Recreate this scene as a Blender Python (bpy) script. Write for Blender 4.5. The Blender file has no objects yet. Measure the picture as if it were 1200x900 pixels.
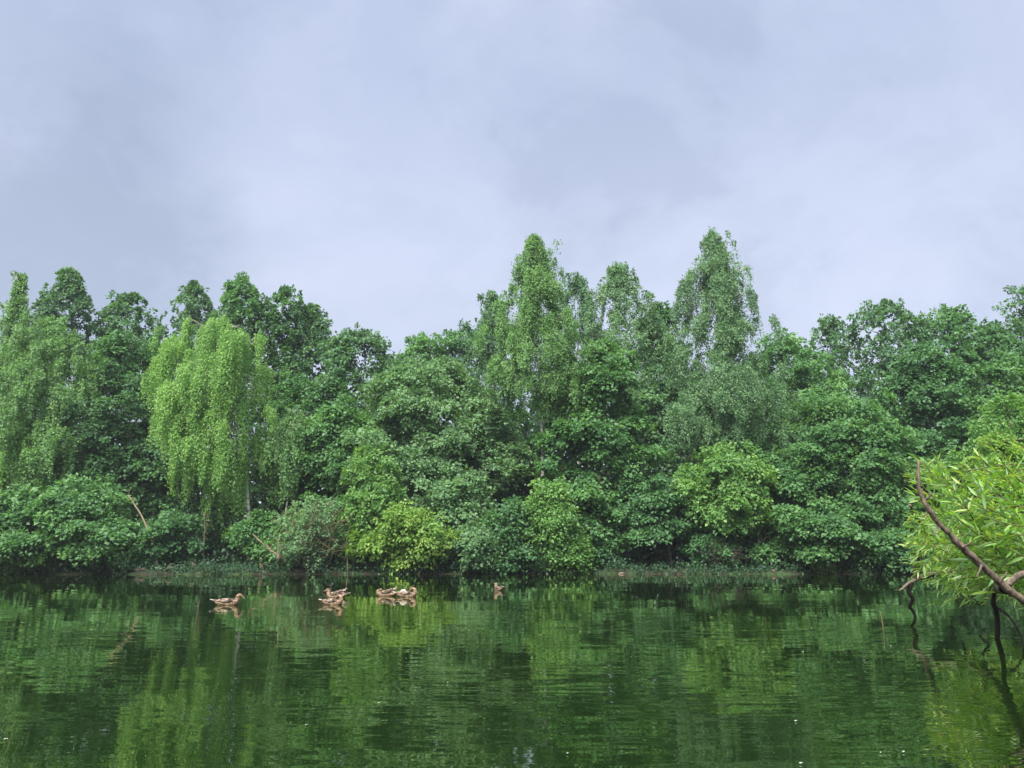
import bpy, math, random
import numpy as np
from mathutils import Vector, Matrix

# ------------------------------------------------------------------ camera, world, sun, exposure
SC = bpy.context.scene
COL = SC.collection
CAM_H = 0.8
PITCH = math.atan(0.230)
FPX = 900.0                      # focal length in pixels of the 1200 px wide photograph
cam_d = bpy.data.cameras.new('camera')
cam_d.sensor_width = 36.0
cam_d.lens = 27.0
cam_d.clip_start = 0.05
cam_d.clip_end = 3000.0
cam = bpy.data.objects.new('camera', cam_d)
COL.objects.link(cam)
cam.location = (0, 0, CAM_H)
cam.rotation_euler = (math.radians(90) + PITCH, 0, 0)
SC.camera = cam

SUN_EL = math.radians(52)
SUN_AZ = math.radians(205)       # compass-like angle: behind the camera, a little to the left

world = bpy.data.worlds.new("World")
SC.world = world
world.use_nodes = True
wn, wl = world.node_tree.nodes, world.node_tree.links
wn.clear()
def WN(t, **k):
    n = wn.new(t)
    for a, b in k.items():
        setattr(n, a, b)
    return n
w_out = WN('ShaderNodeOutputWorld')
w_bg = WN('ShaderNodeBackground')
w_bg.inputs['Strength'].default_value = 0.05
w_sky = WN('ShaderNodeTexSky')
w_sky.sky_type = 'NISHITA'
w_sky.sun_disc = False
w_sky.sun_elevation = SUN_EL
w_sky.sun_rotation = SUN_AZ
w_tc = WN('ShaderNodeTexCoord')
w_sep = WN('ShaderNodeSeparateXYZ')
wl.new(w_tc.outputs['Generated'], w_sep.inputs[0])
def wmath(op, a, b=None, clamp=False):
    n = WN('ShaderNodeMath', operation=op, use_clamp=clamp)
    for i, v in enumerate((a, b)):
        if v is None: continue
        if isinstance(v, (int, float)): n.inputs[i].default_value = v
        else: wl.new(v, n.inputs[i])
    return n.outputs[0]
zc = wmath('ADD', wmath('MAXIMUM', w_sep.outputs[2], 0.0), 0.85)
cu = wmath('DIVIDE', w_sep.outputs[0], zc)
cv = wmath('DIVIDE', w_sep.outputs[1], zc)
w_cmb = WN('ShaderNodeCombineXYZ')
wl.new(cu, w_cmb.inputs[0]); wl.new(cv, w_cmb.inputs[1])
def wnoise(scale, detail, rough, off, dist=0.0):
    m = WN('ShaderNodeMapping')
    m.inputs['Location'].default_value = off
    m.inputs['Rotation'].default_value = (0, 0, 0.5)
    m.inputs['Scale'].default_value = (1.0, 1.15, 1.0)
    wl.new(w_cmb.outputs[0], m.inputs[0])
    n = WN('ShaderNodeTexNoise')
    n.inputs['Scale'].default_value = scale
    n.inputs['Detail'].default_value = detail
    n.inputs['Roughness'].default_value = rough
    n.inputs['Distortion'].default_value = dist
    wl.new(m.outputs[0], n.inputs['Vector'])
    return n.outputs['Fac']
def wramp(fac, stops):
    r = WN('ShaderNodeValToRGB')
    el = r.color_ramp.elements
    el[0].position, el[0].color = stops[0][0], (*stops[0][1], 1)
    el[1].position, el[1].color = stops[-1][0], (*stops[-1][1], 1)
    for p, c in stops[1:-1]:
        e = el.new(p); e.color = (*c, 1)
    r.color_ramp.interpolation = 'EASE'
    wl.new(fac, r.inputs[0])
    return r.outputs[0]
def wmix(fac, a, b, mode='MIX'):
    m = WN('ShaderNodeMix', data_type='RGBA', blend_type=mode)
    if isinstance(fac, (int, float)): m.inputs[0].default_value = fac
    else: wl.new(fac, m.inputs[0])
    for i, v in ((6, a), (7, b)):
        if isinstance(v, tuple): m.inputs[i].default_value = (*v, 1)
        else: wl.new(v, m.inputs[i])
    return m.outputs[2]
# overcast deck: broad tone, softer dark undersides
n_big = wnoise(1.5, 7, 0.56, (9.1, 3.3, 0), 0.2)
n_mid = wnoise(3.4, 10, 0.64, (0.7, 1.2, 0), 0.45)
base_c = wramp(n_big, [(0.30, (1.42, 1.64, 2.14)), (0.52, (1.92, 2.12, 2.70)), (0.72, (2.55, 2.66, 3.15))])
dark = wramp(n_mid, [(0.38, (0.86, 0.87, 0.885)), (0.46, (0.95, 0.955, 0.96)), (0.54, (1.0, 1.0, 1.0)), (0.66, (1.08, 1.055, 1.03))])
clouds = wmix(1.0, base_c, dark, 'MULTIPLY')
low = wramp(w_sep.outputs[2], [(0.0, (1.22, 1.17, 1.12)), (0.30, (1.16, 1.12, 1.08)), (0.62, (0.89, 0.92, 0.955))])
clouds = wmix(1.0, clouds, low, 'MULTIPLY')
skymix = wmix(0.90, w_sky.outputs[0], clouds)
wl.new(skymix, w_bg.inputs['Color'])
wl.new(w_bg.outputs[0], w_out.inputs['Surface'])

sun_d = bpy.data.lights.new('sun', 'SUN')
sun_d.energy = 1.4
sun_d.angle = math.radians(36)
sun_d.color = (1.0, 0.95, 0.86)
sun = bpy.data.objects.new('sun', sun_d)
COL.objects.link(sun)
sd = Vector((math.sin(SUN_AZ) * math.cos(SUN_EL), math.cos(SUN_AZ) * math.cos(SUN_EL), math.sin(SUN_EL)))
sun.rotation_euler = sd.to_track_quat('Z', 'Y').to_euler()
sun.location = sd * 100

SC.view_settings.view_transform = 'Standard'
SC.view_settings.look = 'None'
SC.view_settings.exposure = 2.68
SC.view_settings.gamma = 1.0
SC.view_settings.use_curve_mapping = False
SC.cycles.max_bounces = 6
SC.cycles.diffuse_bounces = 4
SC.cycles.glossy_bounces = 2
SC.cycles.transmission_bounces = 3
SC.cycles.use_denoising = True
SC.cycles.caustics_reflective = False
SC.cycles.caustics_refractive = False
SC.cycles.use_adaptive_sampling = False

# ------------------------------------------------------------------ helpers
CP, SP = math.cos(PITCH), math.sin(PITCH)
def at(px, py, Y):
    """World point at forward distance Y seen at photograph pixel (px, py)."""
    x = (px - 600) / FPX; y = -(py - 450) / FPX
    d = (x, CP - y * SP, SP + y * CP)
    k = Y / d[1]
    return Vector((d[0] * k, Y, CAM_H + d[2] * k))
def on_water(px, py, z=0.0):
    x = (px - 600) / FPX; y = -(py - 450) / FPX
    d = (x, CP - y * SP, SP + y * CP)
    k = (z - CAM_H) / d[2]
    return Vector((d[0] * k, d[1] * k, z))

def link(o, parent=None):
    COL.objects.link(o)
    if parent is not None: o.parent = parent
    return o
def tag(o, label=None, cat=None, group=None, kind=None):
    if label: o['label'] = label
    if cat: o['category'] = cat
    if group: o['group'] = group
    if kind: o['kind'] = kind
    return o
def empty(name, loc, rz=0.0):
    o = bpy.data.objects.new(name, None)
    o.empty_display_size = 0.3
    o.location = loc; o.rotation_euler = (0, 0, rz)
    return link(o)

def mesh_obj(name, V, F, mat, parent=None, smooth=False, tint=None, nside=None):
    """V (n,3) array, F (m,k) index array or list of lists."""
    me = bpy.data.meshes.new(name)
    V = np.asarray(V, dtype=np.float32)
    if isinstance(F, np.ndarray):
        m, k = F.shape
        me.vertices.add(len(V)); me.vertices.foreach_set('co', V.ravel())
        me.loops.add(m * k); me.loops.foreach_set('vertex_index', F.astype(np.int32).ravel())
        me.polygons.add(m)
        me.polygons.foreach_set('loop_start', np.arange(0, m * k, k, dtype=np.int32))
        me.update(calc_edges=True)
    else:
        me.from_pydata(V.tolist(), [], F)
        m = len(F)
    if smooth:
        me.polygons.foreach_set('use_smooth', np.ones(m, dtype=bool))
    if tint is not None:
        a = me.attributes.new('tint', 'FLOAT', 'FACE')
        a.data.foreach_set('value', np.asarray(tint, dtype=np.float32))
    if mat is not None: me.materials.append(mat)
    o = bpy.data.objects.new(name, me)
    return link(o, parent)

class Tubes:
    """Collects tapered tubes along paths into one mesh."""
    def __init__(s): s.V = []; s.F = []; s.n = 0
    def add(s, pts, rad, sides=6, rough=0.0, rng=None):
        pts = np.array([list(p) for p in pts], float); rad = np.asarray(rad, float)
        n = len(pts)
        tan = np.gradient(pts, axis=0)
        tan /= np.linalg.norm(tan, axis=1)[:, None] + 1e-9
        ref = np.array([0.0, 1.0, 0.15]) if abs(tan[0][1]) < 0.8 else np.array([1.0, 0, 0.1])
        u = np.cross(tan, ref); u /= np.linalg.norm(u, axis=1)[:, None] + 1e-9
        v = np.cross(tan, u)
        a = np.linspace(0, 2 * math.pi, sides, endpoint=False)
        ring = (np.cos(a)[None, :, None] * u[:, None, :] + np.sin(a)[None, :, None] * v[:, None, :])
        rr = rad[:, None] * np.ones(sides)[None, :]
        if rough and rng is not None: rr = rr * (1 + rough * rng.standard_normal(rr.shape))
        P = pts[:, None, :] + ring * rr[:, :, None]
        s.V.append(P.reshape(-1, 3))
        i = np.arange(n - 1)[:, None] * sides; j = np.arange(sides)[None, :]; j2 = (j + 1) % sides
        f = np.stack([i + j, i + j2, i + sides + j2, i + sides + j], -1).reshape(-1, 4) + s.n
        s.F.append(f)
        s.n += n * sides
        # closed end
        c = pts[-1] + tan[-1] * rad[-1] * 0.5
        s.V.append(c[None, :])
        e = (n - 1) * sides + s.n - n * sides
        s.F.append(np.array([[e + k, e + (k + 1) % sides, s.n, s.n] for k in range(sides)]))
        s.n += 1
    def build(s, name, mat, parent=None, smooth=True):
        V = np.concatenate(s.V); F = np.concatenate(s.F)
        fl = [[int(a) for a in (f[:3] if f[2] == f[3] else f)] for f in F]
        o = mesh_obj(name, V, fl, mat, parent, smooth)
        return o

def spline(pts, n):
    """Catmull-Rom through pts, n samples."""
    P = np.array([list(p) for p in pts], float)
    P = np.vstack([2 * P[0] - P[1], P, 2 * P[-1] - P[-2]])
    m = len(P) - 3
    out = []
    for q in np.linspace(0, m - 1e-6, n):
        i = int(q); t = q - i
        a, b, c, d = P[i:i + 4]
        out.append(0.5 * ((2 * b) + (-a + c) * t + (2 * a - 5 * b + 4 * c - d) * t * t + (-a + 3 * b - 3 * c + d) * t ** 3))
    return np.array(out)

# ------------------------------------------------------------------ materials
def new_mat(name):
    m = bpy.data.materials.new(name); m.use_nodes = True
    nt = m.node_tree; nt.nodes.clear()
    o = nt.nodes.new('ShaderNodeOutputMaterial')
    return m, nt.nodes, nt.links, o
def ramp(N, L, fac, stops):
    r = N.new('ShaderNodeValToRGB'); el = r.color_ramp.elements
    el[0].position, el[0].color = stops[0][0], (*stops[0][1], 1)
    el[1].position, el[1].color = stops[-1][0], (*stops[-1][1], 1)
    for p, c in stops[1:-1]:
        e = el.new(p); e.color = (*c, 1)
    L.new(fac, r.inputs[0]); return r.outputs[0]
def noise(N, L, vec, scale, detail=4, rough=0.5, mscale=None):
    if mscale is not None:
        m = N.new('ShaderNodeMapping'); m.inputs['Scale'].default_value = mscale
        L.new(vec, m.inputs[0]); vec = m.outputs[0]
    n = N.new('ShaderNodeTexNoise'); n.inputs['Scale'].default_value = scale
    n.inputs['Detail'].default_value = detail; n.inputs['Roughness'].default_value = rough
    L.new(vec, n.inputs['Vector']); return n

def leaf_mat(name, dark, mid, light, trans=0.40, gloss=0.025):
    """Leaf colour varies leaf to leaf through the face attribute tint."""
    m, N, L, out = new_mat(name)
    a = N.new('ShaderNodeAttribute'); a.attribute_name = 'tint'
    c = ramp(N, L, a.outputs['Fac'], [(0.0, dark), (0.5, mid), (1.0, light)])
    d = N.new('ShaderNodeBsdfDiffuse'); L.new(c, d.inputs[0])
    t = N.new('ShaderNodeBsdfTranslucent')
    hs = N.new('ShaderNodeMix'); hs.data_type = 'RGBA'; hs.blend_type = 'MULTIPLY'; hs.inputs[0].default_value = 1
    L.new(c, hs.inputs[6]); hs.inputs[7].default_value = (1.5, 1.5, 0.7, 1)
    L.new(hs.outputs[2], t.inputs[0])
    mx = N.new('ShaderNodeMixShader'); mx.inputs[0].default_value = trans
    L.new(d.outputs[0], mx.inputs[1]); L.new(t.outputs[0], mx.inputs[2])
    g = N.new('ShaderNodeBsdfGlossy'); g.inputs['Roughness'].default_value = 0.55
    g.inputs[0].default_value = (0.9, 0.95, 1.0, 1)
    m2 = N.new('ShaderNodeMixShader'); m2.inputs[0].default_value = gloss
    L.new(mx.outputs[0], m2.inputs[1]); L.new(g.outputs[0], m2.inputs[2])
    L.new(m2.outputs[0], out.inputs[0])
    return m

LEAF = {
 'dark':   leaf_mat('leaf_dark_green',   (0.046, 0.125, 0.050), (0.082, 0.205, 0.076), (0.142, 0.305, 0.109)),
 'blue':   leaf_mat('leaf_blue_green',   (0.055, 0.135, 0.068), (0.098, 0.218, 0.100), (0.169, 0.327, 0.142)),
 'maple':  leaf_mat('leaf_maple_green',  (0.055, 0.150, 0.055), (0.100, 0.240, 0.078), (0.180, 0.360, 0.114)),
 'grey':   leaf_mat('leaf_grey_green',   (0.078, 0.174, 0.083), (0.136, 0.267, 0.118), (0.223, 0.382, 0.174)),
 'birch':  leaf_mat('leaf_birch_green',  (0.083, 0.191, 0.063), (0.147, 0.300, 0.092), (0.240, 0.425, 0.142)),
 'bright': leaf_mat('leaf_bright_birch', (0.114, 0.262, 0.057), (0.196, 0.382, 0.085), (0.305, 0.512, 0.131)),
 'fresh':  leaf_mat('leaf_fresh_green',  (0.085, 0.205, 0.058), (0.145, 0.305, 0.080), (0.235, 0.420, 0.110)),
 'lime':   leaf_mat('leaf_lime_green',   (0.105, 0.240, 0.040), (0.180, 0.335, 0.065), (0.300, 0.440, 0.090)),
 'shade':  leaf_mat('leaf_painted_shade', (0.020, 0.055, 0.028), (0.036, 0.095, 0.040), (0.065, 0.150, 0.060), trans=0.25),  # green darkened to stand in for shade under and behind the trees
 'willow': leaf_mat('leaf_willow_green', (0.090, 0.250, 0.020), (0.190, 0.400, 0.034), (0.430, 0.550, 0.080), trans=0.48, gloss=0.07),
}

def bark_mat(name, c1, c2, scale=6.0):
    m, N, L, out = new_mat(name)
    tc = N.new('ShaderNodeTexCoord')
    n = noise(N, L, tc.outputs['Object'], scale, 6, 0.6, (1, 1, 0.25))
    c = ramp(N, L, n.outputs['Fac'], [(0.3, c1), (0.7, c2)])
    b = N.new('ShaderNodeBsdfPrincipled'); b.inputs['Roughness'].default_value = 0.9
    L.new(c, b.inputs['Base Color'])
    bp = N.new('ShaderNodeBump'); bp.inputs['Strength'].default_value = 0.8; bp.inputs['Distance'].default_value = 0.02
    L.new(n.outputs['Fac'], bp.inputs['Height']); L.new(bp.outputs[0], b.inputs['Normal'])
    L.new(b.outputs[0], out.inputs[0]); return m
BARK = bark_mat('bark_grey_brown', (0.05, 0.04, 0.03), (0.13, 0.11, 0.085))
BARK_PALE = bark_mat('bark_dry_tan', (0.11, 0.085, 0.05), (0.29, 0.23, 0.145))
BARK_LIMB = bark_mat('bark_near_limb', (0.030, 0.022, 0.017), (0.25, 0.195, 0.14), 38.0)
BARK_WET = bark_mat('bark_wet_black', (0.012, 0.010, 0.008), (0.035, 0.028, 0.02))
def birch_bark():
    m, N, L, out = new_mat('bark_white_birch')
    tc = N.new('ShaderNodeTexCoord')
    n1 = noise(N, L, tc.outputs['Object'], 3.0, 5, 0.6, (0.8, 0.8, 3.0))
    c = ramp(N, L, n1.outputs['Fac'], [(0.40, (0.05, 0.045, 0.04)), (0.47, (0.45, 0.43, 0.39)), (0.8, (0.62, 0.60, 0.55))])
    b = N.new('ShaderNodeBsdfPrincipled'); b.inputs['Roughness'].default_value = 0.75
    L.new(c, b.inputs['Base Color']); L.new(b.outputs[0], out.inputs[0]); return m
BIRCH = birch_bark()

def ground_mat():
    m, N, L, out = new_mat('bank_soil_and_litter')
    tc = N.new('ShaderNodeTexCoord')
    n1 = noise(N, L, tc.outputs['Object'], 0.9, 8, 0.65)
    n2 = noise(N, L, tc.outputs['Object'], 9.0, 5, 0.7)
    c1 = ramp(N, L, n2.outputs['Fac'], [(0.3, (0.020, 0.013, 0.010)), (0.6, (0.045, 0.034, 0.022)), (0.8, (0.10, 0.085, 0.055))])
    c2 = ramp(N, L, n2.outputs['Fac'], [(0.3, (0.018, 0.040, 0.012)), (0.7, (0.05, 0.10, 0.028))])
    f = ramp(N, L, n1.outputs['Fac'], [(0.46, (0, 0, 0)), (0.56, (1, 1, 1))])
    mx = N.new('ShaderNodeMix'); mx.data_type = 'RGBA'
    L.new(f, mx.inputs[0]); L.new(c1, mx.inputs[6]); L.new(c2, mx.inputs[7])
    b = N.new('ShaderNodeBsdfPrincipled'); b.inputs['Roughness'].default_value = 0.95
    L.new(mx.outputs[2], b.inputs['Base Color'])
    bp = N.new('ShaderNodeBump'); bp.inputs['Strength'].default_value = 1.0; bp.inputs['Distance'].default_value = 0.08
    L.new(n2.outputs['Fac'], bp.inputs['Height']); L.new(bp.outputs[0], b.inputs['Normal'])
    L.new(b.outputs[0], out.inputs[0]); return m

def water_mat():
    m, N, L, out = new_mat('green_pond_water')
    tc = N.new('ShaderNodeTexCoord')
    def mth(op, a, b=None, clamp=False):
        n = N.new('ShaderNodeMath'); n.operation = op; n.use_clamp = clamp
        for i, v in enumerate((a, b)):
            if v is None: continue
            if isinstance(v, (int, float)): n.inputs[i].default_value = v
            else: L.new(v, n.inputs[i])
        return n.outputs[0]
    def vsub(v, amt):
        s = N.new('ShaderNodeVectorMath'); s.operation = 'SUBTRACT'; L.new(v, s.inputs[0]); s.inputs[1].default_value = (0.5, 0.5, 0.5)
        k = N.new('ShaderNodeVectorMath'); k.operation = 'SCALE'; L.new(s.outputs[0], k.inputs[0])
        if isinstance(amt, (int, float)): k.inputs['Scale'].default_value = amt
        else: L.new(amt, k.inputs['Scale'])
        return k.outputs[0]
    O = tc.outputs['Object']
    big = noise(N, L, O, 0.22, 3, 0.5, (0.5, 1.4, 1))          # patches of breeze
    patch = mth('MULTIPLY_ADD', big.outputs['Fac'], 2.4); patch.node.inputs[2].default_value = -0.75
    patch = mth('MAXIMUM', patch, 0.20)
    sep = N.new('ShaderNodeSeparateXYZ'); L.new(O, sep.inputs[0])
    shelter = mth('SUBTRACT', 1.55, mth('MULTIPLY', sep.outputs[1], 0.062))   # calmer under the far bank
    shelter = mth('MAXIMUM', shelter, 0.20)
    amp = mth('MULTIPLY', patch, shelter)
    n1 = noise(N, L, O, 2.3, 4, 0.5, (0.26, 2.3, 1))
    n2 = noise(N, L, O, 8.0, 2, 0.5, (0.40, 1.9, 1))
    n3 = noise(N, L, O, 0.55, 1, 0.5, (0.4, 1.0, 1))
    a1 = vsub(n1.outputs['Color'], mth('MULTIPLY', amp, 0.085))
    a2 = vsub(n2.outputs['Color'], mth('MULTIPLY', amp, 0.078))
    a3 = vsub(n3.outputs['Color'], 0.016)
    s1 = N.new('ShaderNodeVectorMath'); L.new(a1, s1.inputs[0]); L.new(a2, s1.inputs[1])
    s2 = N.new('ShaderNodeVectorMath'); L.new(s1.outputs[0], s2.inputs[0]); L.new(a3, s2.inputs[1])
    s3 = N.new('ShaderNodeVectorMath'); s3.operation = 'MULTIPLY'; L.new(s2.outputs[0], s3.inputs[0]); s3.inputs[1].default_value = (0.55, 1, 0)
    s4 = N.new('ShaderNodeVectorMath'); L.new(s3.outputs[0], s4.inputs[0]); s4.inputs[1].default_value = (0, 0, 1)
    s5 = N.new('ShaderNodeVectorMath'); s5.operation = 'NORMALIZE'; L.new(s4.outputs[0], s5.inputs[0])
    nrm = s5.outputs[0]
    fr = N.new('ShaderNodeFresnel'); fr.inputs['IOR'].default_value = 1.75; L.new(nrm, fr.inputs['Normal'])
    g = N.new('ShaderNodeBsdfGlossy'); g.inputs['Roughness'].default_value = 0.0; L.new(nrm, g.inputs['Normal'])
    g.inputs[0].default_value = (1.0, 1.0, 0.90, 1)
    d = N.new('ShaderNodeBsdfDiffuse'); d.inputs[0].default_value = (0.007, 0.019, 0.004, 1)
    mx = N.new('ShaderNodeMixShader'); L.new(fr.outputs[0], mx.inputs[0]); L.new(d.outputs[0], mx.inputs[1]); L.new(g.outputs[0], mx.inputs[2])
    L.new(mx.outputs[0], out.inputs[0]); return m

def plain(name, col, rough=0.6, col2=None, scale=20):
    m, N, L, out = new_mat(name)
    b = N.new('ShaderNodeBsdfPrincipled'); b.inputs['Roughness'].default_value = rough
    if col2:
        tc = N.new('ShaderNodeTexCoord')
        n = noise(N, L, tc.outputs['Object'], scale, 4, 0.6)
        c = ramp(N, L, n.outputs['Fac'], [(0.40, col), (0.60, col2)])
        L.new(c, b.inputs['Base Color'])
    else:
        b.inputs['Base Color'].default_value = (*col, 1)
    L.new(b.outputs[0], out.inputs[0]); return m

# ------------------------------------------------------------------ ground and water
def far_shore(x):
    return 48.0 + 0.7 * np.sin(x * 0.13 + 1) + 0.35 * np.sin(x * 0.41) + 0.18 * np.sin(x * 1.3 + 2)
def right_shore(y):
    return 2.6 + 0.60 * np.maximum(y, 0) + 0.5 * np.sin(y * 0.35) + 0.012 * np.maximum(y - 30, 0) ** 2
def ground_z(x, y):
    x = np.asarray(x, float); y = np.asarray(y, float)
    d = np.minimum(np.minimum(far_shore(x) - y, y - 1.2), np.minimum(right_shore(y) - x, x + 75))
    rough = 0.06 * np.sin(x * 2.1 + y) + 0.05 * np.sin(x * 3.7 - y * 2.3) + 0.04 * np.sin(y * 5.1 + x * 0.7)
    wet = -1.2 * (1 - np.exp(-np.maximum(d, 0) * 0.9))
    dry = 0.16 * (1 - np.exp(np.minimum(d, 0) * 2.2)) + 0.6 * (1 - np.exp(np.minimum(d, 0) / 9)) + rough * np.clip(-d * 0.7, 0, 1)
    return np.where(d > 0, wet, dry)
def axis(dense_lo, dense_hi, step, lo, hi, n):
    a = np.arange(dense_lo, dense_hi, step)
    g1 = dense_lo - (np.linspace(0, 1, n)[1:] ** 2.5) * (dense_lo - lo)
    g2 = dense_hi + (np.linspace(0, 1, n) ** 2.5) * (hi - dense_hi)
    return np.unique(np.concatenate([g1, a, g2]))
gx = axis(-48, 48, 0.7, -1500, 1500, 26)
gy = np.unique(np.concatenate([axis(44.5, 56, 0.22, -1500, 2000, 30), np.arange(-4, 44.5, 1.2)]))
X, Y = np.meshgrid(gx, gy)
Z = ground_z(X, Y)
nx, ny = len(gx), len(gy)
i = np.arange(ny - 1)[:, None] * nx + np.arange(nx - 1)[None, :]
F = np.stack([i, i + 1, i + 1 + nx, i + nx], -1).reshape(-1, 4)
g = mesh_obj('ground', np.stack([X, Y, Z], -1).reshape(-1, 3), F, ground_mat(), smooth=True)
tag(g, kind='structure')
wv = [(-90, -3, 0), (60, -3, 0), (60, 58, 0), (-90, 58, 0)]
w = mesh_obj('water', wv, [[0, 1, 2, 3]], water_mat()); tag(w, kind='structure')

# ------------------------------------------------------------------ foliage generators
def unit(a):
    return a / (np.linalg.norm(a, axis=-1, keepdims=True) + 1e-9)
def leaf_quads(P, A, Nn, Ln, Wd, fold=0.25):
    """Folded diamond leaves: base P, axis A, normal Nn, length, width."""
    A = unit(A); S = unit(np.cross(Nn, A)); Nn = np.cross(A, S)
    Ln = Ln[:, None]; Wd = Wd[:, None]
    b = P; t = P + A * Ln
    mid = P + A * Ln * 0.45 + Nn * Wd * fold
    l = mid + S * Wd * 0.5; r = mid - S * Wd * 0.5
    return np.stack([b, r, t, l], 1).reshape(-1, 3)
def leaf_tris(P, A, Nn, Ln, Wd):
    A = unit(A); S = unit(np.cross(Nn, A)) * (Wd * 0.5)[:, None]; M = P + A * (Ln * 0.12)[:, None]
    return np.stack([M - S, P + A * Ln[:, None], M + S], 1).reshape(-1, 3)
def build_leaves(name, parent, mat, parts, k=4):
    V = np.concatenate([p[0] for p in parts]); T = np.concatenate([p[1] for p in parts])
    n = len(T)
    F = np.arange(n * k).reshape(n, k)
    return mesh_obj(name, V, F, mat, parent, tint=np.clip(T, 0, 1))

PROF = {
 'round': lambda t: np.sqrt(np.clip(1 - (2 * t - 1) ** 2, 0.02, 1)),
 'dome':  lambda t: np.where(t < 0.35, 0.78 + 0.63 * t, np.sqrt(np.clip(1 - ((t - 0.35) / 0.65) ** 2, 0.01, 1))),
 'spire': lambda t: np.minimum(0.6 + 2.0 * t, 1.0) * np.minimum(1.0, 1.28 * np.clip(1.0 - t, 0, 1) ** 0.66),
 'flame': lambda t: np.minimum(0.65 + 1.2 * t, 1.0) * np.clip(1 - t ** 3.4, 0, 1) ** 0.6,
 'teardrop': lambda t: np.interp(t, [0, .25, .5, .75, .9, 1], [.40, .80, 1.1, 1.12, .85, .5]),
 'skirt': lambda t: np.clip(1.0 - 0.15 * t, 0, 1) * np.sqrt(np.clip(1 - t ** 3, 0.01, 1)),
}

def boughs(rng, base, top, zb, R, prof, nb, rb, front=0.72, depth=0.8, core=0.25):
    """Bough centres on the crown envelope, more of them on the pond side."""
    t = (np.arange(nb) + rng.random(nb)) / nb
    t = t ** 0.92
    pr = PROF[prof](t)
    fr = rng.random(nb) < front
    th = np.where(fr, -math.pi / 2 + (rng.random(nb) - 0.5) * math.pi * 1.15, rng.random(nb) * 2 * math.pi)
    lump = 1 + 0.16 * np.sin(3 * th + 5 * t + rng.random() * 6) + (0.27 if prof == 'spire' else 0.18) * rng.standard_normal(nb)
    tipk = np.where((t > 0.86) & (prof == 'spire'), 0.62, 1.0)
    size = tipk * rb * (0.42 + 0.85 * rng.random(nb) ** 1.3) * (0.34 + 0.66 * pr)
    r = np.maximum(R * pr * lump - size * 0.6, 0.0) * np.where(rng.random(nb) < core, rng.random(nb) ** 0.8, 1.0)
    H = top[2] - zb
    z = zb + rb * 0.35 + t * (H - rb * 0.75)
    lean_t = np.clip((z - base[2]) / max(top[2] - base[2], 1), 0, 1) ** 0.5
    ax = base[0] + (top[0] - base[0]) * lean_t
    ay = base[1] + (top[1] - base[1]) * (z - base[2]) / max(top[2] - base[2], 1)
    C = np.stack([ax + r * np.cos(th), ay + r * np.sin(th) * depth, z], -1)
    z = z - np.where(t > 0.8, rng.random(nb) ** 2 * H * 0.10, 0)
    out = np.stack([np.cos(th), np.sin(th), np.zeros(nb)], -1)
    k = max(int(nb * 0.14), 4)                      # ragged leaders above the envelope
    j = rng.choice(np.where(t > 0.55)[0], k)
    C2 = C[j] + np.stack([rng.standard_normal(k) * rb * .6, rng.standard_normal(k) * rb * .3, size[j] * (0.9 + 1.1 * rng.random(k))], -1)
    C2[:, 2] = np.minimum(C2[:, 2], top[2] - 0.2)
    C = np.concatenate([C, C2]); size = np.concatenate([size, size[j] * 0.42]); out = np.concatenate([out, out[j]]); t = np.concatenate([t, t[j]])
    return C, size, out, t

def crown_layered(rng, C, size, out, n_leaf, lf, flat=0.75, spray_r=0.42, up=1.0, gap=0.0, tri=False):
    """Broadleaf crown: boughs > flattened sprays > leaves."""
    dens = size ** 2; dens = dens / dens.sum()
    per = 26
    ns = np.maximum((dens * n_leaf / per).astype(int), 2)
    b = np.repeat(np.arange(len(C)), ns)
    m = len(b)
    d = unit(rng.standard_normal((m, 3)) + out[b] * 0.55 + np.array([0, -0.25, 0.35]))
    rad = size[b] * (0.30 + 0.98 * rng.random(m) ** 0.75)
    Cs = C[b] + d * rad[:, None] * np.array([1, 1, flat])
    # sprays droop outward: plane normal
    o2 = unit(d * np.array([1, 1, 0]) + out[b] * 0.6 + 1e-3)
    Np = unit(np.array([0, 0, up]) + o2 * 0.75 + rng.standard_normal((m, 3)) * 0.32)
    sr = spray_r * (0.6 + 0.8 * rng.random(m))
    st = rng.standard_normal(m) * 0.14
    bt = rng.standard_normal(len(C)) * 0.10
    q = np.repeat(np.arange(m), per); n = len(q)
    if gap:
        keep = rng.random(n) > gap; q = q[keep]; n = len(q)
    ang = rng.random(n) * 2 * math.pi; rr = np.sqrt(rng.random(n))
    U = unit(np.cross(Np[q], np.array([0.3, 0.9, 0.1]))); W = np.cross(Np[q], U)
    dirv = np.cos(ang)[:, None] * U + np.sin(ang)[:, None] * W
    P = Cs[q] + dirv * (rr * sr[q])[:, None] + Np[q] * (rng.standard_normal(n) * sr[q] * 0.22)[:, None]
    P[:, 2] -= (rr ** 2) * sr[q] * 0.30
    A = unit(dirv * 0.7 + o2[q] * 0.6 + rng.standard_normal((n, 3)) * 0.35 + np.array([0, 0, -0.30]))
    Nl = unit(Np[q] + rng.standard_normal((n, 3)) * 0.42)
    Ln = lf * (0.65 + 0.7 * rng.random(n))
    tint = 0.5 + st[q] + bt[b[q]] + rng.standard_normal(n) * 0.15
    return (leaf_tris(P, A, Nl, Ln, Ln * 0.72) if tri else leaf_quads(P, A, Nl, Ln, Ln * 0.72)), tint

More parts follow.
